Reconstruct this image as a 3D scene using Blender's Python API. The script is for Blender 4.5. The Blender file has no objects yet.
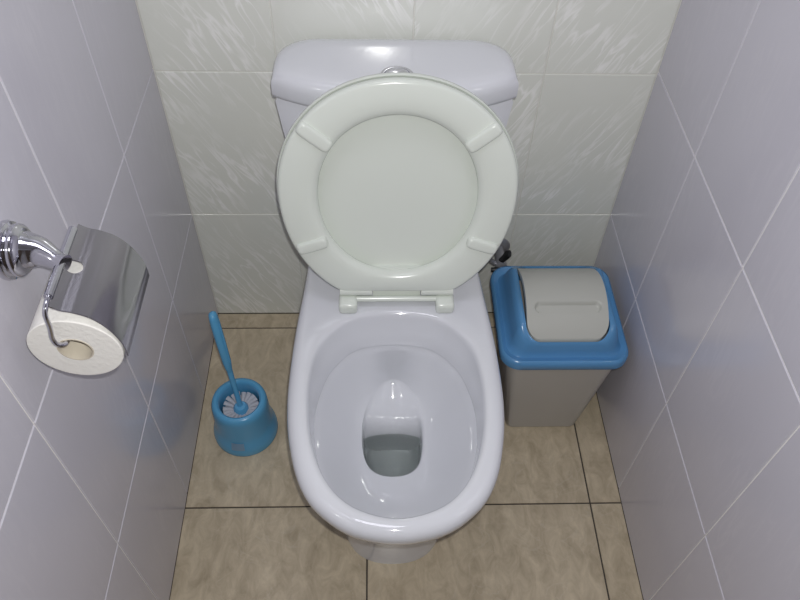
import bpy, bmesh, math, random
from mathutils import Vector, Matrix

random.seed(7)
PI = math.pi
scene = bpy.context.scene
col = scene.collection

# ------------------------------------------------------------------ camera
CAM_LOC = Vector((0.0, -1.1251, 1.4033))
PITCH, YAW, ROLL, FPX = 0.8771, 0.0507, 0.0358, 740.24
cd = bpy.data.cameras.new('camera')
cam = bpy.data.objects.new('camera', cd)
col.objects.link(cam)
F = Vector((math.sin(YAW) * math.cos(PITCH), math.cos(YAW) * math.cos(PITCH), -math.sin(PITCH)))
R = F.cross(Vector((0, 0, 1))).normalized()
U = R.cross(F)
R2 = math.cos(ROLL) * R + math.sin(ROLL) * U
U2 = -math.sin(ROLL) * R + math.cos(ROLL) * U
cam.matrix_world = Matrix(((R2.x, U2.x, -F.x, CAM_LOC.x), (R2.y, U2.y, -F.y, CAM_LOC.y),
                           (R2.z, U2.z, -F.z, CAM_LOC.z), (0, 0, 0, 1)))
cd.sensor_fit = 'HORIZONTAL'
cd.sensor_width = 36.0
cd.lens = 36.0 * FPX / 800.0
cd.clip_start = 0.01
scene.camera = cam

# ------------------------------------------------------------------ world, lights, exposure
w = bpy.data.worlds.new('world')
scene.world = w
w.use_nodes = True
w.node_tree.nodes['Background'].inputs[0].default_value = (0.8, 0.85, 1.0, 1)
w.node_tree.nodes['Background'].inputs[1].default_value = 0.05

vs = scene.view_settings
vs.view_transform = 'Standard'
vs.look = 'None'
vs.gamma = 1.0
vs.use_curve_mapping = False
vs.exposure = 0.19

# the phone's LED flash, a little above the lens
fl = bpy.data.lights.new('phone_flash', 'SPOT')
fl.energy = 21.0
fl.color = (1.0, 1.0, 0.97)
fl.spot_size = math.radians(150)
fl.spot_blend = 1.0
fl.shadow_soft_size = 0.006
flo = bpy.data.objects.new('phone_flash', fl)
col.objects.link(flo)
flo.matrix_world = cam.matrix_world.copy()
flo.location = CAM_LOC + U2 * 0.025 + R2 * 0.012

# soft unseen fill added under the ceiling to lift floor and walls
al = bpy.data.lights.new('overhead_fill', 'AREA')
al.shape = 'DISK'
al.size = 0.5
al.energy = 3.1
al.color = (0.90, 0.90, 1.0)
alo = bpy.data.objects.new('overhead_fill', al)
col.objects.link(alo)
alo.location = (-0.10, -0.50, 2.36)

# ------------------------------------------------------------------ materials
MATS = {}


def newmat(name):
    m = bpy.data.materials.new(name)
    m.use_nodes = True
    nt = m.node_tree
    b = nt.nodes['Principled BSDF']
    MATS[name] = m
    return m, nt, b


def plain(name, colr, rough=0.4, metal=0.0, coat=0.0, spec=0.5, noise=0.0, nscale=30.0, bump=0.0, bscale=60.0):
    m, nt, b = newmat(name)
    b.inputs['Base Color'].default_value = (*colr, 1)
    b.inputs['Roughness'].default_value = rough
    b.inputs['Metallic'].default_value = metal
    b.inputs['Coat Weight'].default_value = coat
    b.inputs['Coat Roughness'].default_value = 0.05
    b.inputs['Specular IOR Level'].default_value = spec
    tc = nt.nodes.new('ShaderNodeTexCoord')
    if noise:
        n = nt.nodes.new('ShaderNodeTexNoise')
        n.inputs['Scale'].default_value = nscale
        n.inputs['Detail'].default_value = 3
        nt.links.new(tc.outputs['Object'], n.inputs['Vector'])
        mx = nt.nodes.new('ShaderNodeMix')
        mx.data_type = 'RGBA'
        mx.inputs[6].default_value = (*[c * (1 - noise) for c in colr], 1)
        mx.inputs[7].default_value = (*[min(1, c * (1 + noise)) for c in colr], 1)
        nt.links.new(n.outputs['Fac'], mx.inputs[0])
        nt.links.new(mx.outputs[2], b.inputs['Base Color'])
    if bump:
        n = nt.nodes.new('ShaderNodeTexNoise')
        n.inputs['Scale'].default_value = bscale
        nt.links.new(tc.outputs['Object'], n.inputs['Vector'])
        bp = nt.nodes.new('ShaderNodeBump')
        bp.inputs['Strength'].default_value = bump
        bp.inputs['Distance'].default_value = 0.002
        nt.links.new(n.outputs['Fac'], bp.inputs['Height'])
        nt.links.new(bp.outputs['Normal'], b.inputs['Normal'])
    return m


def tile_mat(name, base, vein, axes, slant, vein_amt, rough):
    """glazed wall tile with feathery marble veins running along a slant of the wall"""
    m, nt, b = newmat(name)
    L = nt.links.new
    geo = nt.nodes.new('ShaderNodeNewGeometry')
    oi = nt.nodes.new('ShaderNodeObjectInfo')
    sep = nt.nodes.new('ShaderNodeSeparateXYZ')
    L(geo.outputs['Position'], sep.inputs[0])
    # (a,b) plane coordinates; b is height
    comb = nt.nodes.new('ShaderNodeCombineXYZ')
    src = sep.outputs[axes]
    if slant == 'mirror':                       # veins lean outwards from the wall's middle
        ab = nt.nodes.new('ShaderNodeMath')
        ab.operation = 'SUBTRACT'
        ab.inputs[1].default_value = 0.06
        L(src, ab.inputs[0])
        ab2 = nt.nodes.new('ShaderNodeMath')
        ab2.operation = 'ABSOLUTE'
        L(ab.outputs[0], ab2.inputs[0])
        src = ab2.outputs[0]
        ang = 0.52
    else:
        ang = slant
    L(src, comb.inputs[0])
    L(sep.outputs[2], comb.inputs[1])
    mul = nt.nodes.new('ShaderNodeMath')
    mul.operation = 'MULTIPLY'
    mul.inputs[1].default_value = 7.0
    L(oi.outputs['Random'], mul.inputs[0])
    L(mul.outputs[0], comb.inputs[2])
    mp = nt.nodes.new('ShaderNodeMapping')
    mp.inputs['Rotation'].default_value = (0, 0, ang)
    L(comb.outputs[0], mp.inputs['Vector'])
    mp2 = nt.nodes.new('ShaderNodeMapping')
    mp2.inputs['Scale'].default_value = (52, 8, 1)
    L(mp.outputs[0], mp2.inputs['Vector'])
    n = nt.nodes.new('ShaderNodeTexNoise')
    n.inputs['Scale'].default_value = 1.0
    n.inputs['Detail'].default_value = 2.5
    n.inputs['Roughness'].default_value = 0.55
    n.inputs['Distortion'].default_value = 0.5
    L(mp2.outputs[0], n.inputs['Vector'])
    # thin ridges where the noise passes 0.5
    s1 = nt.nodes.new('ShaderNodeMath')
    s1.operation = 'SUBTRACT'
    s1.inputs[1].default_value = 0.5
    L(n.outputs['Fac'], s1.inputs[0])
    s2 = nt.nodes.new('ShaderNodeMath')
    s2.operation = 'ABSOLUTE'
    L(s1.outputs[0], s2.inputs[0])
    rmp = nt.nodes.new('ShaderNodeMapRange')
    rmp.inputs[1].default_value = 0.0
    rmp.inputs[2].default_value = 0.055
    rmp.inputs[3].default_value = 1.0
    rmp.inputs[4].default_value = 0.0
    L(s2.outputs[0], rmp.inputs[0])
    # patchiness
    n2 = nt.nodes.new('ShaderNodeTexNoise')
    n2.inputs['Scale'].default_value = 7.0
    n2.inputs['Detail'].default_value = 2
    L(comb.outputs[0], n2.inputs['Vector'])
    r2 = nt.nodes.new('ShaderNodeMapRange')
    r2.inputs[1].default_value = 0.38
    r2.inputs[2].default_value = 0.68
    L(n2.outputs['Fac'], r2.inputs[0])
    mm = nt.nodes.new('ShaderNodeMath')
    mm.operation = 'MULTIPLY'
    L(rmp.outputs[0], mm.inputs[0])
    L(r2.outputs[0], mm.inputs[1])
    m3 = nt.nodes.new('ShaderNodeMath')
    m3.operation = 'MULTIPLY'
    m3.inputs[1].default_value = vein_amt
    L(mm.outputs[0], m3.inputs[0])
    mx = nt.nodes.new('ShaderNodeMix')
    mx.data_type = 'RGBA'
    mx.inputs[6].default_value = (*base, 1)
    mx.inputs[7].default_value = (*vein, 1)
    L(m3.outputs[0], mx.inputs[0])
    L(mx.outputs[2], b.inputs['Base Color'])
    b.inputs['Roughness'].default_value = rough
    b.inputs['Specular IOR Level'].default_value = 0.5
    bp = nt.nodes.new('ShaderNodeBump')
    bp.inputs['Strength'].default_value = 0.12
    bp.inputs['Distance'].default_value = 0.001
    L(n.outputs['Fac'], bp.inputs['Height'])
    L(bp.outputs['Normal'], b.inputs['Normal'])
    return m


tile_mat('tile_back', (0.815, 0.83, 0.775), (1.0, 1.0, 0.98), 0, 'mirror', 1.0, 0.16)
tile_mat('tile_side', (0.62, 0.605, 0.675), (0.72, 0.70, 0.755), 1, 0.1, 0.3, 0.16)  # same tile as the back wall; lavender base paints in the lens shading
plain('grout_light', (0.88, 0.86, 0.84), 0.8, noise=0.06, nscale=40)
plain('grout_back', (0.80, 0.79, 0.75), 0.8, noise=0.06, nscale=40)
plain('grout_dark', (0.075, 0.065, 0.055), 0.85, noise=0.2, nscale=60)
plain('plaster', (0.80, 0.80, 0.80), 0.8, noise=0.02)
plain('door_absorber', (0.16, 0.115, 0.08), 0.45, noise=0.03)  # kept dark to absorb bounce light, standing in for the photographer's body
plain('ceramic', (0.72, 0.73, 0.775), 0.07, coat=0.5, noise=0.01, nscale=5)
plain('seat_plastic', (0.76, 0.80, 0.74), 0.18, noise=0.01, nscale=5)
plain('chrome', (0.60, 0.60, 0.65), 0.07, metal=1.0, noise=0.02)
plain('brushed_chrome', (0.37, 0.36, 0.39), 0.12, metal=1.0, noise=0.03, nscale=20)
plain('paper', (0.86, 0.84, 0.80), 0.95, noise=0.03, nscale=80, bump=0.4, bscale=180)
plain('cardboard', (0.62, 0.56, 0.46), 0.9, noise=0.08, nscale=60)
plain('blue_plastic', (0.115, 0.40, 0.68), 0.24, noise=0.05, nscale=10)
plain('bin_blue', (0.105, 0.295, 0.56), 0.22, noise=0.05, nscale=10)
plain('bin_grey', (0.50, 0.48, 0.45), 0.35, noise=0.02, nscale=10)
plain('flap_grey', (0.52, 0.525, 0.485), 0.35, noise=0.02, nscale=10)
plain('bristle', (0.50, 0.51, 0.56), 0.7, noise=0.05)
plain('black_plastic', (0.015, 0.016, 0.016), 0.35, noise=0.1)
plain('grey_hose', (0.42, 0.42, 0.45), 0.3, metal=0.6, noise=0.05)
plain('sticker', (0.20, 0.34, 0.50), 0.5, noise=0.1)


def floor_mat():
    m, nt, b = newmat('tile_floor')
    L = nt.links.new
    geo = nt.nodes.new('ShaderNodeNewGeometry')
    oi = nt.nodes.new('ShaderNodeObjectInfo')
    off = nt.nodes.new('ShaderNodeVectorMath')
    off.operation = 'MULTIPLY_ADD'
    cb = nt.nodes.new('ShaderNodeCombineXYZ')
    mul = nt.nodes.new('ShaderNodeMath')
    mul.operation = 'MULTIPLY'
    mul.inputs[1].default_value = 5.0
    L(oi.outputs['Random'], mul.inputs[0])
    L(mul.outputs[0], cb.inputs[2])
    L(geo.outputs['Position'], off.inputs[0])
    off.inputs[1].default_value = (1, 1, 1)
    L(cb.outputs[0], off.inputs[2])
    mp = nt.nodes.new('ShaderNodeMapping')
    mp.inputs['Rotation'].default_value = (0, 0, 0.25)
    mp.inputs['Scale'].default_value = (36, 19, 1)
    L(off.outputs[0], mp.inputs['Vector'])
    n = nt.nodes.new('ShaderNodeTexNoise')
    n.inputs['Scale'].default_value = 1.0
    n.inputs['Detail'].default_value = 7
    n.inputs['Roughness'].default_value = 0.65
    n.inputs['Distortion'].default_value = 0.6
    L(mp.outputs[0], n.inputs['Vector'])
    cr = nt.nodes.new('ShaderNodeValToRGB')
    e = cr.color_ramp.elements
    e[0].position = 0.30
    e[0].color = (0.40, 0.33, 0.23, 1)
    e[1].position = 0.72
    e[1].color = (0.67, 0.575, 0.425, 1)
    L(n.outputs['Fac'], cr.inputs['Fac'])
    # a few pale veins
    n2 = nt.nodes.new('ShaderNodeTexNoise')
    n2.inputs['Scale'].default_value = 9.0
    n2.inputs['Detail'].default_value = 3
    n2.inputs['Distortion'].default_value = 1.5
    L(off.outputs[0], n2.inputs['Vector'])
    s1 = nt.nodes.new('ShaderNodeMath')
    s1.operation = 'SUBTRACT'
    s1.inputs[1].default_value = 0.56
    L(n2.outputs['Fac'], s1.inputs[0])
    s2 = nt.nodes.new('ShaderNodeMath')
    s2.operation = 'ABSOLUTE'
    L(s1.outputs[0], s2.inputs[0])
    rm = nt.nodes.new('ShaderNodeMapRange')
    rm.inputs[2].default_value = 0.012
    rm.inputs[3].default_value = 0.18
    rm.inputs[4].default_value = 0.0
    L(s2.outputs[0], rm.inputs[0])
    mx = nt.nodes.new('ShaderNodeMix')
    mx.data_type = 'RGBA'
    mx.inputs[7].default_value = (0.72, 0.66, 0.55, 1)
    L(rm.outputs[0], mx.inputs[0])
    L(cr.outputs['Color'], mx.inputs[6])
    L(mx.outputs[2], b.inputs['Base Color'])
    b.inputs['Roughness'].default_value = 0.32
    bp = nt.nodes.new('ShaderNodeBump')
    bp.inputs['Strength'].default_value = 0.08
    bp.inputs['Distance'].default_value = 0.001
    L(n.outputs['Fac'], bp.inputs['Height'])
    L(bp.outputs['Normal'], b.inputs['Normal'])


floor_mat()
m, nt, b = newmat('water')
b.inputs['Base Color'].default_value = (0.62, 0.68, 0.63, 1)  # slight green, darkened further to paint in the shade of the outlet
b.inputs['Transmission Weight'].default_value = 1.0
b.inputs['IOR'].default_value = 1.33
b.inputs['Roughness'].default_value = 0.02


# ------------------------------------------------------------------ mesh helpers
def mesh_obj(name, verts, faces, mat, parent=None, smooth=False, angle=None, data=None):
    if data is None:
        data = bpy.data.meshes.new(name)
        data.from_pydata([tuple(v) for v in verts], [], faces)
        bm = bmesh.new()
        bm.from_mesh(data)
        bmesh.ops.recalc_face_normals(bm, faces=bm.faces)
        bm.to_mesh(data)
        bm.free()
        data.materials.append(MATS[mat])
        if smooth:
            data.polygons.foreach_set('use_smooth', [True] * len(data.polygons))
            if angle:
                data.set_sharp_from_angle(angle=math.radians(angle))
    o = bpy.data.objects.new(name, data)
    col.objects.link(o)
    if parent:
        o.parent = parent
    return o


def root(name, loc=(0, 0, 0)):
    o = bpy.data.objects.new(name, None)
    o.empty_display_size = 0.05
    o.location = loc
    col.objects.link(o)
    return o


def tag(o, label, cat):
    o['label'] = label
    o['category'] = cat
    return o


def structure(o, label, cat):
    o['kind'] = 'structure'
    return tag(o, label, cat)


def loft(rings, cap0=False, cap1=False, closed=True):
    """rings: lists of equal length of 3D points -> verts, faces"""
    n = len(rings[0])
    v = [p for r in rings for p in r]
    f = []
    for i in range(len(rings) - 1):
        for j in range(n if closed else n - 1):
            k = (j + 1) % n
            f.append((i * n + j, i * n + k, (i + 1) * n + k, (i + 1) * n + j))
    if cap0:
        f.append(tuple(range(n - 1, -1, -1)))
    if cap1:
        b0 = (len(rings) - 1) * n
        f.append(tuple(b0 + j for j in range(n)))
    return v, f


def lathe(profile, n=48, c=(0, 0, 0), axis=None):
    """profile: (r, z) pairs; axis: optional matrix"""
    rings = []
    for r, z in profile:
        rings.append([Vector((r * math.cos(2 * PI * k / n), r * math.sin(2 * PI * k / n), z)) for k in range(n)])
    v, f = loft(rings, True, True)
    if axis is not None:
        v = [axis @ q for q in v]
    v = [q + Vector(c) for q in v]
    return v, f


def tube(path, radii, n=16, caps=True, squash=None):
    path = [Vector(q) for q in path]
    if not hasattr(radii, '__len__'):
        radii = [radii] * len(path)
    rings = []
    up = None
    for i, q in enumerate(path):
        d = (path[min(i + 1, len(path) - 1)] - path[max(i - 1, 0)]).normalized()
        if up is None:
            up = Vector((0, 0, 1)) if abs(d.z) < 0.9 else Vector((1, 0, 0))
        s = d.cross(up).normalized()
        up = s.cross(d).normalized()
        a, b2 = radii[i], radii[i] * (squash[i] if squash else 1)
        rings.append([q + s * a * math.cos(2 * PI * k / n) + up * b2 * math.sin(2 * PI * k / n) for k in range(n)])
    return loft(rings, caps, caps)


def spline(pts, m=8, closed=False):
    """Catmull-Rom through the points"""
    P = [Vector(q) for q in pts]
    out = []
    n = len(P)
    rng = n if closed else n - 1
    for i in range(rng):
        if closed:
            p0, p1, p2, p3 = P[(i - 1) % n], P[i], P[(i + 1) % n], P[(i + 2) % n]
        else:
            p0, p1, p2, p3 = P[max(i - 1, 0)], P[i], P[i + 1], P[min(i + 2, n - 1)]
        for k in range(m):
            t = k / m
            out.append(0.5 * ((2 * p1) + (p2 - p0) * t + (2 * p0 - 5 * p1 + 4 * p2 - p3) * t * t
                              + (3 * p1 - p0 - 3 * p2 + p3) * t ** 3))
    if not closed:
        out.append(P[-1])
    return out


def box(x0, x1, y0, y1, z0, z1):
    v = [Vector((x, y, z)) for z in (z0, z1) for y in (y0, y1) for x in (x0, x1)]
    f = [(0, 1, 3, 2), (4, 6, 7, 5), (0, 4, 5, 1), (2, 3, 7, 6), (0, 2, 6, 4), (1, 5, 7, 3)]
    return v, f


def rbox(name, x0, x1, y0, y1, z0, z1, r, mat, parent=None, seg=3):
    v, f = box(x0, x1, y0, y1, z0, z1)
    o = mesh_obj(name, v, f, mat, parent)
    bm = bmesh.new()
    bm.from_mesh(o.data)
    bmesh.ops.bevel(bm, geom=bm.edges[:], offset=r, segments=seg, affect='EDGES', profile=0.5)
    bm.to_mesh(o.data)
    bm.free()
    o.data.polygons.foreach_set('use_smooth', [True] * len(o.data.polygons))
    o.data.set_sharp_from_angle(angle=math.radians(50))
    return o


def merge(*parts):
    V, Fc = [], []
    for v, f in parts:
        o = len(V)
        V += list(v)
        Fc += [tuple(i + o for i in q) for q in f]
    return V, Fc


# ------------------------------------------------------------------ the room
XL, XR, YB, YF, ZC = -0.380, 0.4947, 0.0, -1.72, 2.40
TP = 0.0018        # how far the tiles stand proud of the joints
TC = 0.0008        # their chamfer

cache = {}


def tile_mesh(w_, h_, mat):
    """tile in its own XY plane, +Z outwards, origin at its corner"""
    key = (round(w_, 4), round(h_, 4), mat)
    if key not in cache:
        c = TC
        v = [(0, 0, 0), (w_, 0, 0), (w_, h_, 0), (0, h_, 0),
             (0, 0, TP - c), (w_, 0, TP - c), (w_, h_, TP - c), (0, h_, TP - c),
             (c, c, TP), (w_ - c, c, TP), (w_ - c, h_ - c, TP), (c, h_ - c, TP)]
        f = [(8, 9, 10, 11)]
        for k in range(4):
            j = (k + 1) % 4
            f += [(k, j, 4 + j, 4 + k), (4 + k, 4 + j, 8 + j, 8 + k)]
        me = bpy.data.meshes.new('tile')
        me.from_pydata(v, [], f)
        me.materials.append(MATS[mat])
        cache[key] = me
    return cache[key]


def lay_tiles(parent, org, ex, ey, us, vs_, gap, mat):
    """org + u*ex + v*ey; us, vs_ are the joint positions"""
    ex, ey, org = Vector(ex), Vector(ey), Vector(org)
    ez = ex.cross(ey)
    for i in range(len(us) - 1):
        for j in range(len(vs_) - 1):
            g = gap / 2
            w_, h_ = us[i + 1] - us[i] - gap, vs_[j + 1] - vs_[j] - gap
            me = tile_mesh(w_, h_, mat)
            o = bpy.data.objects.new('tile', me)
            col.objects.link(o)
            q = org + ex * (us[i] + g) + ey * (vs_[j] + g)
            o.matrix_world = Matrix(((ex.x, ey.x, ez.x, q.x), (ex.y, ey.y, ez.y, q.y),
                                     (ex.z, ey.z, ez.z, q.z), (0, 0, 0, 1)))
            o.parent = parent


rows = [0.0, 0.3295, 0.673, 1.0165, 1.36, 1.7035, 2.047, 2.39]
# floor
fl_o = structure(mesh_obj('floor', *box(XL - 0.05, XR + 0.05, YF - 0.05, 0.05, -0.06, -TP), 'grout_dark'),
                 'beige brown mottled ceramic tile floor with dark joints', 'floor')
lay_tiles(fl_o, (0, 0, -TP), (1, 0, 0), (0, 1, 0), [XL - 0.0012, -0.0187, 0.4313, XR + 0.0012],
          [YF, -1.3944, -0.9444, -0.4944, -0.0444, 0.0006], 0.003, 'tile_floor')
# back wall
wb = structure(mesh_obj('wall_back', *box(XL - 0.05, XR + 0.05, TP, 0.08, 0, ZC), 'grout_back'),
               'grey-white marbled tile wall behind the cistern', 'wall')
lay_tiles(wb, (0, TP, 0), (1, 0, 0), (0, 0, 1), [XL, -0.1685, 0.0635, 0.2955, XR], [0.0, 0.3290, 0.6665, 1.0080, 1.3495, 1.6910, 2.0325, 2.39], 0.0025, 'tile_back')
# left wall
wl = structure(mesh_obj('wall_left', *box(XL - 0.08, XL - TP, YF - 0.05, 0.05, 0, ZC), 'grout_light'),
               'glossy tile wall tinted lavender-grey for lens shading, carrying the paper holder', 'wall')
ys = [0.0, 0.2319, 0.4637, 0.6956, 0.9275, 1.1594, 1.3913, 1.6232, -YF]
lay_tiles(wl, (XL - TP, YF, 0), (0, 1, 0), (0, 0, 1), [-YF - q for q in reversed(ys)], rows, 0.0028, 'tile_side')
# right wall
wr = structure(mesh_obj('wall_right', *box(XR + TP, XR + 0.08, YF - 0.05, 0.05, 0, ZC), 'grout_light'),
               'glossy tile wall tinted lavender-grey for lens shading, beside the waste bin', 'wall')
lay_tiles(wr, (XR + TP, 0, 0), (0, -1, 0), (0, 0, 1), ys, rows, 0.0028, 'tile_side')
# front wall with the door behind the photographer, and the ceiling
structure(mesh_obj('wall_front', *box(XL - 0.08, XR + 0.08, YF - 0.1, YF - 0.04, 0, ZC), 'plaster'),
          'plain pale wall behind the photographer', 'wall')
dr = structure(rbox('door_1', XL + 0.06, XR - 0.06, YF - 0.04, YF - 0.005, 0.005, 2.0, 0.004, 'door_absorber'),
               'unseen door behind the photographer, made dark brown to soak up bounce light', 'door')
structure(mesh_obj('ceiling', *box(XL - 0.08, XR + 0.08, YF - 0.1, 0.08, ZC, ZC + 0.06), 'plaster'),
          'plain white ceiling of the small toilet room', 'ceiling')

# ------------------------------------------------------------------ the toilet
X0 = 0.0315
toilet = tag(root('toilet', (X0, -0.40, 0)), 'white ceramic close-coupled toilet with its seat and lid raised', 'toilet')
TO = Vector((X0, -0.40, 0))
PC = (0.0, -0.47)            # polar centre of the pan's plan
NA = 112


def half_outline(pts, m=8):
    """half outline from front centre to back centre (x>=0) -> closed dense polygon"""
    full = [(x, y, 0) for x, y in pts] + [(-x, y, 0) for x, y in reversed(pts[1:-1])]
    return [(q.x, q.y) for q in spline(full, m, True)]


def polar(poly):
    """radius of the polygon around PC for NA angles"""
    P = [(x - PC[0], y - PC[1]) for x, y in poly]
    out = []
    for k in range(NA):
        a = 2 * PI * (k + 0.5) / NA
        dx, dy = math.cos(a), math.sin(a)
        best = 0
        for i in range(len(P)):
            x1, y1 = P[i]
            x2, y2 = P[(i + 1) % len(P)]
            ex, ey = x2 - x1, y2 - y1
            den = dx * ey - dy * ex
            if abs(den) < 1e-12:
                continue
            t = (x1 * ey - y1 * ex) / den
            s = (x1 * dy - y1 * dx) / den
            if t > 0 and -1e-6 <= s <= 1 + 1e-6:
                best = max(best, t)
        out.append(best)
    return out


outer = polar(half_outline([(0, -0.723), (.037, -.719), (.073, -.708), (.104, -.688), (.131, -.661), (.151, -.622),
                            (.164, -.573), (.1715, -.523), (.174, -.46), (.170, -.36), (.160, -.25), (.153, -.15),
                            (.148, -.07), (.136, -.045), (.10, -.04), (0, -.04)]))
inner = polar(half_outline([(0, -.692), (.048, -.682), (.084, -.660), (.112, -.622), (.131, -.568), (.139, -.510),
                            (.139, -.450), (.127, -.395), (.094, -.351), (.058, -.332), (0, -.325)]))
foot = polar(half_outline([(0, -.612), (.042, -.606), (.074, -.585), (.094, -.545), (.104, -.48), (.105, -.35),
                           (.105, -.2), (.104, -.08), (.095, -.06), (0, -.055)]))
sump = polar(half_outline([(0, -.534), (.029, -.528), (.048, -.510), (.0565, -.480), (.058, -.445), (.054, -.418),
                           (.039, -.385), (.019, -.360), (0, -.353)]))


def ring(rad, z, off=0.0):
    out = []
    for k in range(NA):
        a = 2 * PI * (k + 0.5) / NA
        r = rad[k] + (off(math.sin(a)) if callable(off) else off)
        zz = z(k) if callable(z) else z
        out.append(Vector((PC[0] + r * math.cos(a), PC[1] + r * math.sin(a), zz)) + Vector((X0, 0, 0)) - TO)
    return out


def mixr(a, b_, t):
    return [x * (1 - t) + y * t for x, y in zip(a, b_)]


def sm(t):
    t = max(0, min(1, t))
    return t * t * (3 - 2 * t)


def inset(q):
    return .006 + .014 * sm((q + .35) / 1.1)


rings = [ring(foot, 0.0), ring(foot, 0.012), ring(foot, 0.02, -0.001), ring(foot, 0.10, -0.002),
         ring(mixr(foot, outer, .06), 0.16), ring(mixr(foot, outer, .22), 0.22), ring(mixr(foot, outer, .46), 0.275),
         ring(mixr(foot, outer, .72), 0.32), ring(mixr(foot, outer, .90), 0.350), ring(outer, 0.366, -0.004),
         ring(outer, 0.376, -0.0008), ring(outer, 0.385), ring(outer, 0.392, -0.0015), ring(outer, 0.398, -0.006),
         ring(outer, 0.4015, -0.013), ring(outer, 0.402, -0.019),
         ring(inner, 0.402, 0.010), ring(inner, 0.401, 0.004), ring(inner, 0.397, 0.0005), ring(inner, 0.390, -0.001),
         ring(inner, 0.365, lambda q: -inset(q) * .5), ring(inner, 0.341, lambda q: -inset(q)), ring(inner, 0.337, lambda q: -inset(q)),
         ring(inner, 0.334, lambda q: -inset(q) + .004)]
low = [r - inset(math.sin(2 * PI * (k + 0.5) / NA)) + .002 for k, r in enumerate(inner)]


def zs(k):
    a = 2 * PI * (k + 0.5) / NA
    y = PC[1] + sump[k] * math.sin(a)
    return 0.205 + 0.035 * sm((y + 0.47) / 0.11)


for t in (0.06, 0.14, 0.24, 0.36, 0.48, 0.60, 0.72, 0.82, 0.90, 0.96, 1.0):
    rr = mixr(low, sump, t)
    rings.append(ring(rr, lambda k, t=t: 0.334 - (0.334 - zs(k)) * (0.55 * math.sin(t * PI / 2) + 0.45 * t)))


def sump_ring(u, zb, yb, ins):
    """ring inside the outlet: the back of the outline slides forward to yb"""
    out = []
    for k in range(NA):
        a = 2 * PI * (k + 0.5) / NA
        r = sump[k] - ins
        x, y = r * math.cos(a), PC[1] + r * math.sin(a)
        y0 = -0.436
        if y > y0:
            y = y0 + (y - y0) * (yb - y0) / (-0.353 - y0)
        z = zs(k) * (1 - u) + zb * u
        out.append(Vector((x + X0 - .002, y, z)) - TO)
    return out


rings += [sump_ring(.06, .165, -.358, .002), sump_ring(.20, .165, -.376, .004), sump_ring(.40, .165, -.400, .005),
          sump_ring(.65, .165, -.416, .005), sump_ring(.85, .165, -.4225, .006), sump_ring(1.0, .163, -.425, .006), sump_ring(1.0, .145, -.427, .007),
          sump_ring(1.0, .12, -.429, .010), sump_ring(1.0, .105, -.431, .018), sump_ring(1.0, .098, -.433, .03)]
v, f = loft(rings, True, True)
pan = mesh_obj('pan', v, f, 'ceramic', toilet, True, 50)
wring = sump_ring(1.0, .165, -.422, .003)
water = mesh_obj('water', *loft([wring, [q * 0.5 + sum(wring, Vector()) / NA * 0.5 for q in wring]], False, True),
                 'water', toilet)
water['label'] = 'still greenish water at the bottom of the bowl, tint darkened for the shade there'


# cistern
def bow_outline(hw, yb, ysd, yf, rc, n_c=6, n_f=24):
    """plan of the cistern: straight back, rounded back corners, bowed front"""
    pts = []
    for k in range(n_f + 1):                      # front, left to right
        x = -hw + 2 * hw * k / n_f
        t = x / hw
        y = yf + (ysd - yf) * (abs(t) ** 2.6)
        pts.append((x, y))
    for k in range(n_c + 1):
        a = PI / 2 * k / n_c
        pts.append((hw - rc + rc * math.cos(a), yb - rc + rc * math.sin(a)))
    for k in range(n_c + 1):
        a = PI / 2 + PI / 2 * k / n_c
        pts.append((-hw + rc + rc * math.cos(a), yb - rc + rc * math.sin(a)))
    return pts


def at(pts, z, s=0.0, cy=-0.09):
    out = []
    for x, y in pts:
        hx = max(abs(q[0]) for q in pts)
        fx = (hx - s) / hx
        out.append(Vector((x * fx + X0, cy + (y - cy) * (0.08 - s) / 0.08, z)) - TO)
    return out


cb = bow_outline(0.150, -0.035, -0.115, -0.145, 0.03)
cm = bow_outline(0.176, -0.030, -0.120, -0.155, 0.04)
ct = bow_outline(0.1905, -0.020, -0.124, -0.166, 0.058)
v, f = loft([at(cb, 0.4025, .01), at(cb, 0.41), at(cm, 0.56), at(ct, 0.695), at(ct, 0.704, .006)], True, True)
cist = mesh_obj('cistern', v, f, 'ceramic', toilet, True, 50)
cl = bow_outline(0.194, -0.012, -0.126, -0.170, 0.062)
v, f = loft([at(cl, 0.7025, .014), at(cl, 0.7025, .004), at(cl, 0.7045, .001), at(cl, 0.710), at(cl, 0.726), at(cl, 0.734, .0015),
             at(cl, 0.741, .006), at(cl, 0.7455, .014), at(cl, 0.7475, .026), at(cl, 0.748, .045)], True, True)
clid = mesh_obj('cistern_lid', v, f, 'ceramic', cist, True, 50)
v, f = lathe([(.026, .746), (.026, .7515), (.0245, .7525), (.021, .7525), (.020, .7505), (.019, .7505), (.018, .754), (.010, .7555), (.0, .756)],
             40, Vector((X0 + .002, -.137, 0)) - TO)
fb = mesh_obj('flush_button', v, f, 'chrome', cist, True, 40)
fb['label'] = 'round chrome push button'

# seat and lid, raised and leaning on the cistern: local frame (u across, vv up the slant, ww towards the room)
SH = Vector((X0 + 0.0040, -0.302, 0.424))
SV = Vector((0, 0.098, 0.367)).normalized()
SU = Vector((1, 0, 0))
SW = SU.cross(SV)
if SW.y > 0:
    SW = -SW


def sp(u, vv, ww):
    return SH + SU * u + SV * vv + SW * ww - TO


NS = 96


def seat_outline(hw, top, bot, cy, flat):
    """rounded outline, flat at the hinge"""
    out = []
    for k in range(NS):
        a = 2 * PI * (k + 0.5) / NS
        c, s = math.cos(a), math.sin(a)
        e = 2.0 / 2.06
        u = hw * math.copysign(abs(c) ** e, c)
        h = (top - cy) if s > 0 else (cy - bot)
        vv = cy + h * math.copysign(abs(s) ** e, s)
        out.append((u, max(vv, flat)))
    return out


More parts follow.
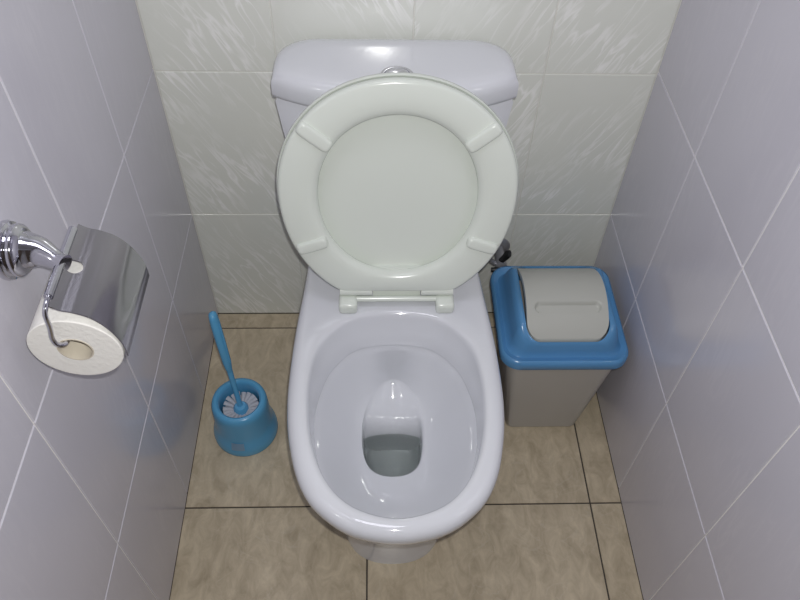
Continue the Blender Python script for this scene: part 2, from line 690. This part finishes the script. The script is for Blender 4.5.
so = seat_outline(0.1885, 0.380, -0.014, 0.198, 0.013)
si = seat_outline(0.1265, 0.324, 0.049, 0.190, -1)


def mixo(a, b_, t):
    return [(p[0] * (1 - t) + q[0] * t, p[1] * (1 - t) + q[1] * t) for p, q in zip(a, b_)]


def so_ring(t, ww):
    return [sp(u, vv, ww) for u, vv in mixo(so, si, t)]


# closed tube-like ring section: underside faces the room (ww > 0)
sec = [(0.0, -.004), (0.0, .001), (.015, .0045), (.05, .0065), (.10, .0075), (.5, .0095), (.72, .0085), (.84, .0065), (.93, .003), (.98, -.0015), (1.0, -.006),
       (.99, -.009), (.94, -.012), (.5, -.013), (.06, -.0105), (.01, -.008)]
rs = [so_ring(t, ww) for t, ww in sec]
rs.append(rs[0])
v, f = loft(rs)
nv = len(v) - NS
f = [tuple(i if i < nv else i - nv for i in q) for q in f]
v = v[:nv]
seat = mesh_obj('seat', v, f, 'seat_plastic', toilet, True, 60)

# buffers under the seat ring
for (ua, va, ub, vb, hw_) in ((-.150, .312, -.103, .276, .0115), (.150, .312, .103, .276, .0115),
                              (-.164, .098, -.114, .114, .0105), (.164, .098, .114, .114, .0105)):
    d = Vector((ub - ua, vb - va))
    ln = d.length
    d /= ln
    nrm = Vector((-d.y, d.x))
    rgs = []
    for (ins, ww) in ((0, .004), (0.0005, .0115), (.0025, .0138), (.005, .0145)):
        rg = []
        for k in range(28):
            a = 2 * PI * k / 28
            c, s = math.cos(a), math.sin(a)
            lx = (ln / 2 - ins) * math.copysign(abs(c) ** .35, c)
            ly = (hw_ - ins) * math.copysign(abs(s) ** .5, s)
            u = (ua + ub) / 2 + d.x * lx + nrm.x * ly
            vv = (va + vb) / 2 + d.y * lx + nrm.y * ly
            rg.append(sp(u, vv, ww))
        rgs.append(rg)
    v, f = loft(rgs, True, True)
    mesh_obj('buffer', v, f, 'seat_plastic', seat, True, 45)

# lid behind the seat
lo = seat_outline(0.1915, 0.3825, -0.012, 0.198, 0.008)


def lo_ring(sc, ww):
    return [sp(u * sc, .195 + (vv - .195) * sc, ww) for u, vv in lo]


v, f = loft([lo_ring(.0, -.0205), lo_ring(.3, -.0205), lo_ring(.7, -.0200), lo_ring(.9, -.0175), lo_ring(.965, -.0145), lo_ring(.985, -.0105), lo_ring(.994, -.0095), lo_ring(1.0, -.011),
             lo_ring(1.0, -.019), lo_ring(.985, -.025), lo_ring(.95, -.0285), lo_ring(.7, -.031), lo_ring(0.0, -.031)])
lid = mesh_obj('lid', v, f, 'seat_plastic', toilet, True, 60)
# tab of the lid down to the rod, knuckles of the seat
v, f = box(-.041, .041, -.009, .05, -.020, -.006)
mesh_obj('lid_tab', [sp(*q) for q in v], f, 'seat_plastic', lid)
for s in (-1, 1):
    def kn(u0, u1):
        pr = []
        for k in range(16):
            a = 2 * PI * k / 16
            pr.append((-.002 + .0095 * math.cos(a), .011 + .0095 * math.sin(a)))
        return loft([[sp(u0, b_, a_) for a_, b_ in pr], [sp(u1, b_, a_) for a_, b_ in pr]], True, True)
    v, f = kn(s * .042, s * .097)
    mesh_obj('seat_knuckle', v, f, 'seat_plastic', seat, True, 40)
    hb = rbox('hinge_block', SH.x + s * .0835 - .016 - TO.x, SH.x + s * .0835 + .016 - TO.x, -.326 - TO.y, -.292 - TO.y, .4015, .425, .006, 'seat_plastic', toilet)
v, f = tube([sp(-.085, -.006, 0), sp(.085, -.006, 0)], .0055, 16)
mesh_obj('hinge_rod', v, f, 'seat_plastic', toilet, True, 40)

# ------------------------------------------------------------------ stop valve on the back wall
sv = tag(root('stop_valve', (0.268, -0.002, 0.235)), 'small grey water stop valve with black levers, behind the raised lid', 'valve')
SO = Vector((0.268, -0.002, 0.235))
RX = Matrix.Rotation(PI / 2, 3, 'X')           # lathe axis z -> -y
v, f = lathe([(.0, 0), (.026, 0), (.026, .003), (.020, .008), (.011, .010), (.011, .045), (.013, .047), (.013, .062), (.009, .065), (0, .065)], 28, axis=RX)
mesh_obj('body', v, f, 'grey_hose', sv, True, 40)
v, f = tube([(0, -.052, .008), (0.004, -.056, .022), (0.008, -.060, .036), (.012, -.064, .044)], [.007, .0085, .010, .008], 14, True, [1, .6, .6, .6])
mesh_obj('lever', v, f, 'black_plastic', sv, True, 50)
v, f = tube([(-.022, -.066, -.004), (-.008, -.068, -.003), (.006, -.068, -.003), (.014, -.066, -.003)], [.005, .007, .007, .005], 14)
mesh_obj('lever', v, f, 'black_plastic', sv, True, 50)
v, f = tube(spline([(-.012, -.052, 0), (-.03, -.05, .02), (-.045, -.05, .08), (-.06, -.06, .16), (-.07, -.06, .172)], 6), .006, 12)
mesh_obj('hose', v, f, 'grey_hose', sv, True, 50)

# ------------------------------------------------------------------ waste bin
BX, BY = 0.356, -0.222
bin_ = tag(root('waste_bin', (BX, BY, 0)), 'grey plastic swing-top waste bin with a blue lid frame beside the toilet', 'waste bin')


def rrect(hx, hy, r, n=8):
    out = []
    for q, (cx, cy) in enumerate(((1, 1), (-1, 1), (-1, -1), (1, -1))):
        for k in range(n + 1):
            a = PI / 2 * q + PI / 2 * k / n
            out.append((cx * (hx - r) + r * math.cos(a), cy * (hy - r) + r * math.sin(a)))
    return out


def R3(pts, z):
    return [Vector((x, y, z(x, y) if callable(z) else z)) for x, y in pts]


v, f = loft([R3(rrect(.074, .094, .014), 0), R3(rrect(.077, .098, .016), .004), R3(rrect(.108, .110, .022), .250),
             R3(rrect(.110, .112, .022), .268), R3(rrect(.105, .108, .020), .268), R3(rrect(.073, .094, .013), .008)], True, True)
mesh_obj('body', v, f, 'bin_grey', bin_, True, 40)


def arch(y, top=.344):
    return top - .045 * (abs(y) / .090) ** 2.1


fr = [R3(rrect(.106, .106, .024), .250), R3(rrect(.119, .121, .036), .250), R3(rrect(.1225, .125, .038), .254),
      R3(rrect(.1225, .125, .038), .266), R3(rrect(.1205, .1225, .036), .2715), R3(rrect(.117, .118, .033), .2735),
      R3(rrect(.113, .113, .030), .2705), R3(rrect(.109, .1065, .028), .268),
      R3(rrect(.105, .1040, .028), .271),
      R3(rrect(.100, .1010, .028), lambda x, y: .274 + .30 * (arch(y * .88) - .274)),
      R3(rrect(.095, .0985, .028), lambda x, y: .274 + .70 * (arch(y * .90) - .274)),
      R3(rrect(.090, .0965, .028), lambda x, y: arch(y * .92, .344) - .003),
      R3(rrect(.086, .0945, .028), lambda x, y: arch(y * .94, .344)),
      R3(rrect(.0785, .0938, .027), lambda x, y: arch(y * .95, .3435)),
      R3(rrect(.0782, .0936, .0268), lambda x, y: arch(y * .955, .332)),
      R3(rrect(.0815, .0950, .0268), lambda x, y: arch(y * .955, .326) - .012),
      R3(rrect(.0990, .0995, .0268), .252)]
fr.append(fr[0])
fr = [[q + Vector((0, 0, .006)) for q in rg] for rg in fr]
v, f = loft(fr)
mesh_obj('lid_frame', v, f, 'bin_blue', bin_, True, 45)

# flap: arched plate with a pill-shaped finger groove
NU, NV = 72, 80
FX, FY0, FY1 = .0765, -.0898, .0850


def groove(x, y):
    gx, gy = abs(x - 0.002) - .053, y + .040
    d = math.hypot(max(gx, 0), gy)
    return -.0080 * (1 - sm((d - .0068) / .0030))


top, bot = [], []
for j in range(NV + 1):
    y = FY0 + (FY1 - FY0) * j / NV
    rc = .026
    hx = FX
    dy = y - FY0
    if dy < rc:
        hx = FX - rc + math.sqrt(max(0, rc * rc - (rc - dy) ** 2))
    hx = max(hx, FX - rc + .0005)
    dy2 = FY1 - y
    if dy2 < .012:
        hx = min(hx, FX - .012 + math.sqrt(max(0, .012 ** 2 - (.012 - dy2) ** 2)))
    for i in range(NU + 1):
        x = -hx + 2 * hx * i / NU
        top.append(Vector((x, y, arch(y, .3515) + groove(x, y))))
        bot.append(Vector((x, y, arch(y, .3515) - .010)))
V = top + bot
n1 = NU + 1
Fc = []
o2 = len(top)
for j in range(NV):
    for i in range(NU):
        q = (j * n1 + i, j * n1 + i + 1, (j + 1) * n1 + i + 1, (j + 1) * n1 + i)
        Fc.append(q)
        Fc.append(tuple(k + o2 for k in reversed(q)))
border = [i for i in range(n1)] + [j * n1 + NU for j in range(1, NV + 1)] + [NV * n1 + i for i in range(NU - 1, -1, -1)] + [j * n1 for j in range(NV - 1, 0, -1)]
for k in range(len(border)):
    a, b_ = border[k], border[(k + 1) % len(border)]
    Fc.append((a, b_, b_ + o2, a + o2))
fp = mesh_obj('flap', V, Fc, 'flap_grey', bin_, True, 50)
fp['label'] = 'light grey swing flap with a long finger groove'

# ------------------------------------------------------------------ toilet brush and its holder
HX, HY = -0.278, -0.317
hold = tag(root('brush_holder', (HX, HY, 0)), 'round blue plastic toilet brush holder on the floor', 'brush holder')
prof = [(.0, 0), (.066, 0), (.0672, .003), (.0672, .012), (.066, .020), (.0635, .030), (.060, .040), (.0585, .052), (.0575, .075), (.0565, .098),
        (.0560, .107), (.0540, .1145), (.0500, .1185), (.0455, .1190), (.0420, .1165), (.0405, .111), (.0400, .100), (.0410, .04), (.040, .006), (0, .006)]
v, f = lathe(prof, 64)
mesh_obj('cup', v, f, 'blue_plastic', hold, True, 40)
# little oval sticker on its flared foot
sv_, sf_ = [], []
nst = 10
for j in range(3):
    for i in range(nst + 1):
        a = -PI / 2 - 0.10 + (i / nst - .5) * .42
        z = .024 + j * .010
        r = [.0655, .0630, .0602][j] + .0007
        sv_.append((r * math.cos(a), r * math.sin(a), z))
for j in range(2):
    for i in range(nst):
        k = j * (nst + 1) + i
        sf_.append((k, k + 1, k + nst + 2, k + nst + 1))
st = mesh_obj('sticker', sv_, sf_, 'sticker', hold, True)

brush = tag(root('toilet_brush', (HX, HY, 0.0065)), 'blue toilet brush with white bristles standing in its holder', 'toilet brush')
BO = Vector((HX, HY, 0.0065))
A = Vector((HX + .001, HY - .003, .093)) - BO
Bt = Vector((-.3065, -.252, .318)) - BO
axd = (Bt - A)


def along(t):
    return A + axd * t


v, f = tube([along(-.28), along(-.05), along(0.0), along(.2), along(.35), along(.42)], [.004, .006, .0055, .0052, .0056, .0062], 14)
mesh_obj('stem', v, f, 'blue_plastic', brush, True, 50)
v, f = tube([along(.40), along(.44), along(.50), along(.70), along(.88), along(.95), along(.985), along(1.0)],
            [.006, .0090, .0112, .0125, .0128, .0118, .0095, .004], 18, True, [.9, .75, .75, .72, .72, .72, .75, .8])
hd = mesh_obj('handle', v, f, 'blue_plastic', brush, True, 50)
# raised ribs along the grip
sdir = axd.normalized().cross(Vector((0, 0, 1))).normalized()
udir = sdir.cross(axd.normalized()).normalized()
if udir.y > 0:
    udir = -udir
for s in (-1, 1):
    v, f = tube([along(.50) + sdir * s * .0052 + udir * .0075, along(.7) + sdir * s * .006 + udir * .0088,
                 along(.90) + sdir * s * .006 + udir * .0088], [.0012, .002, .0012], 8)
    mesh_obj('rib', v, f, 'blue_plastic', hd, True, 50)
v, f = lathe([(0, .06), (.012, .062), (.015, .072), (.015, .086), (.011, .092), (0, .093)], 24, Vector((.001, -.003, 0)))
mesh_obj('hub', v, f, 'blue_plastic', brush, True, 40)
nt_ = 20
tuft_me = None
for k in range(nt_):
    a = 2 * PI * k / nt_ + random.uniform(-.06, .06)
    rr = .0365
    v, f = tube([(.010, 0, .078), (.022, 0, .084), (rr, 0, .086)], [.0020, .0035, .0052], 6, True, [1, .8, .75])
    if tuft_me is None:
        o = mesh_obj('bristle_tuft', v, f, 'bristle', brush, True, 60)
        tuft_me = o.data
    else:
        o = mesh_obj('bristle_tuft', None, None, None, brush, data=tuft_me)
    o.rotation_euler = (0, 0, a)
    o.location = (.001, -.002, random.uniform(-.004, .002))
v, f = lathe([(0, .004), (.026, .006), (.034, .02), (.036, .05), (.034, .074), (.02, .078), (0, .078)], 32)
mesh_obj('bristle_head', v, f, 'bristle', brush, True, 40)

# ------------------------------------------------------------------ paper holder and roll on the left wall
PH = Vector((XL, -0.590, 0.841))
ph = tag(root('paper_holder', PH), 'chrome paper holder with curved cover on the left wall', 'paper holder')
RY = Matrix.Rotation(PI / 2, 3, 'Y')           # lathe axis z -> +x
v, f = lathe([(0, 0.0), (.031, 0.0), (.0315, .003), (.030, .007), (.027, .0085), (.0265, .010), (.028, .0125), (.0275, .016), (.0245, .019), (.022, .021), (0, .021)], 48, axis=RY)
mesh_obj('rosette', v, f, 'chrome', ph, True, 40)
v, f = tube(spline([(.016, 0, 0), (.022, 0, 0), (.034, -.002, .0), (.045, -.007, -.001), (.055, -.012, -.003), (.0625, -.0155, -.004)], 5),
            [.0215 - .0115 * sm(i / 20) for i in range(26)], 24)
mesh_obj('arm', v, f, 'chrome', ph, True, 50)
YN, YFAR = -.650, -.556          # near and far end of the cover
RN, RF = -.6625, -.558             # near and far end of the roll
BARX, BARZ = -.3220, .838
v, f = tube([(BARX, YN, BARZ), (BARX, YFAR, BARZ)], .0048, 16)
mesh_obj('hinge_bar', [q - PH for q in v], f, 'chrome', ph, True, 40)
# cover: bent plate with a round cut-out by the arm
cp = spline([(-.3195, 0, .8360), (-.311, 0, .8300), (-.300, 0, .8265), (-.2845, 0, .8175), (-.2720, 0, .800), (-.2640, 0, .775), (-.2635, 0, .752)], 6)
top, nq = [], len(cp)
NY = 2
th = .0012
V, Fc = [], []
for (off) in (0, 1):
    for i, q in enumerate(cp):
        d = (cp[min(i + 1, nq - 1)] - cp[max(i - 1, 0)]).normalized()
        nrm = Vector((d.z, 0, -d.x))
        for j in range(NY + 1):
            y = -.6605 + (-.546 + .6605) * j / NY
            V.append(Vector((q.x, y, q.z)) + nrm * th * off - PH)
n1 = NY + 1
o2 = nq * n1
for i in range(nq - 1):
    for j in range(NY):
        q = (i * n1 + j, i * n1 + j + 1, (i + 1) * n1 + j + 1, (i + 1) * n1 + j)
        Fc += [q, tuple(k + o2 for k in reversed(q))]
border = [j for j in range(n1)] + [i * n1 + NY for i in range(1, nq)] + [(nq - 1) * n1 + j for j in range(NY - 1, -1, -1)] + [i * n1 for i in range(nq - 2, 0, -1)]
for k in range(len(border)):
    a, b_ = border[k], border[(k + 1) % len(border)]
    Fc.append((a, b_, b_ + o2, a + o2))
cover = mesh_obj('cover', V, Fc, 'brushed_chrome', ph, True, 40)
# cut the hole with an exact boolean, then bake it into the mesh
v, f = lathe([(0, -.03), (.0088, -.03), (.0088, .03), (0, .03)], 28)
cutter = mesh_obj('cutter', [q + Vector((-.3115, -.603, .838)) - PH for q in v], f, 'chrome', ph)
bpy.context.view_layer.update()
md = cover.modifiers.new('cut', 'BOOLEAN')
md.operation = 'DIFFERENCE'
md.object = cutter
md.solver = 'EXACT'
dg = bpy.context.evaluated_depsgraph_get()
nm = bpy.data.meshes.new_from_object(cover.evaluated_get(dg))
cover.modifiers.clear()
cover.data = nm
if not nm.materials:
    nm.materials.append(MATS['brushed_chrome'])
bpy.data.objects.remove(cutter)
# wire that carries the roll
RCX, RCZ, RR = -.3145, .7665, .0480
wp = spline([(BARX, YN + .006, BARZ), (BARX, YN - .008, BARZ - .001), (BARX - .001, YN - .016, BARZ - .008), (-.3245, RN - .005, .812),
             (-.3275, RN - .006, .794), (-.3250, RN - .006, .784), (-.3195, RN - .002, .7805), (RCX - .003, RN + .012, .7808),
             (RCX, RN + .04, .7808), (RCX, YFAR, .7808)], 6)
v, f = tube(wp, .0026, 12)
mesh_obj('wire', [q - PH for q in v], f, 'chrome', ph, True, 60)

roll = tag(root('paper_roll', (RCX, (RN + RF) / 2, RCZ - RR)), 'white toilet paper roll hanging under the chrome cover', 'paper roll')
HL = (RF - RN) / 2
prof = [(.0185, -HL), (.0470, -HL), (RR, -HL + .001), (RR, HL - .001), (.0470, HL), (.0185, HL)]
n = 72
rg = []
for r, z in prof:
    rg.append([Vector((r * math.cos(2 * PI * k / n), z, r * math.sin(2 * PI * k / n) + RR)) for k in range(n)])
rg.append(rg[0])
v, f = loft(rg)
nv = len(v) - n
mesh_obj('paper', v[:nv], [tuple(i if i < nv else i - nv for i in q) for q in f], 'paper', roll, True, 40)
rg = []
for r, z in [(.0185, -HL - .0004), (.0185, HL + .0004), (.0172, HL + .0004), (.0172, -HL - .0004)]:
    rg.append([Vector((r * math.cos(2 * PI * k / n), z, r * math.sin(2 * PI * k / n) + RR)) for k in range(n)])
rg.append(rg[0])
v, f = loft(rg)
nv = len(v) - n
mesh_obj('core', v[:nv], [tuple(i if i < nv else i - nv for i in q) for q in f], 'cardboard', roll, True, 40)
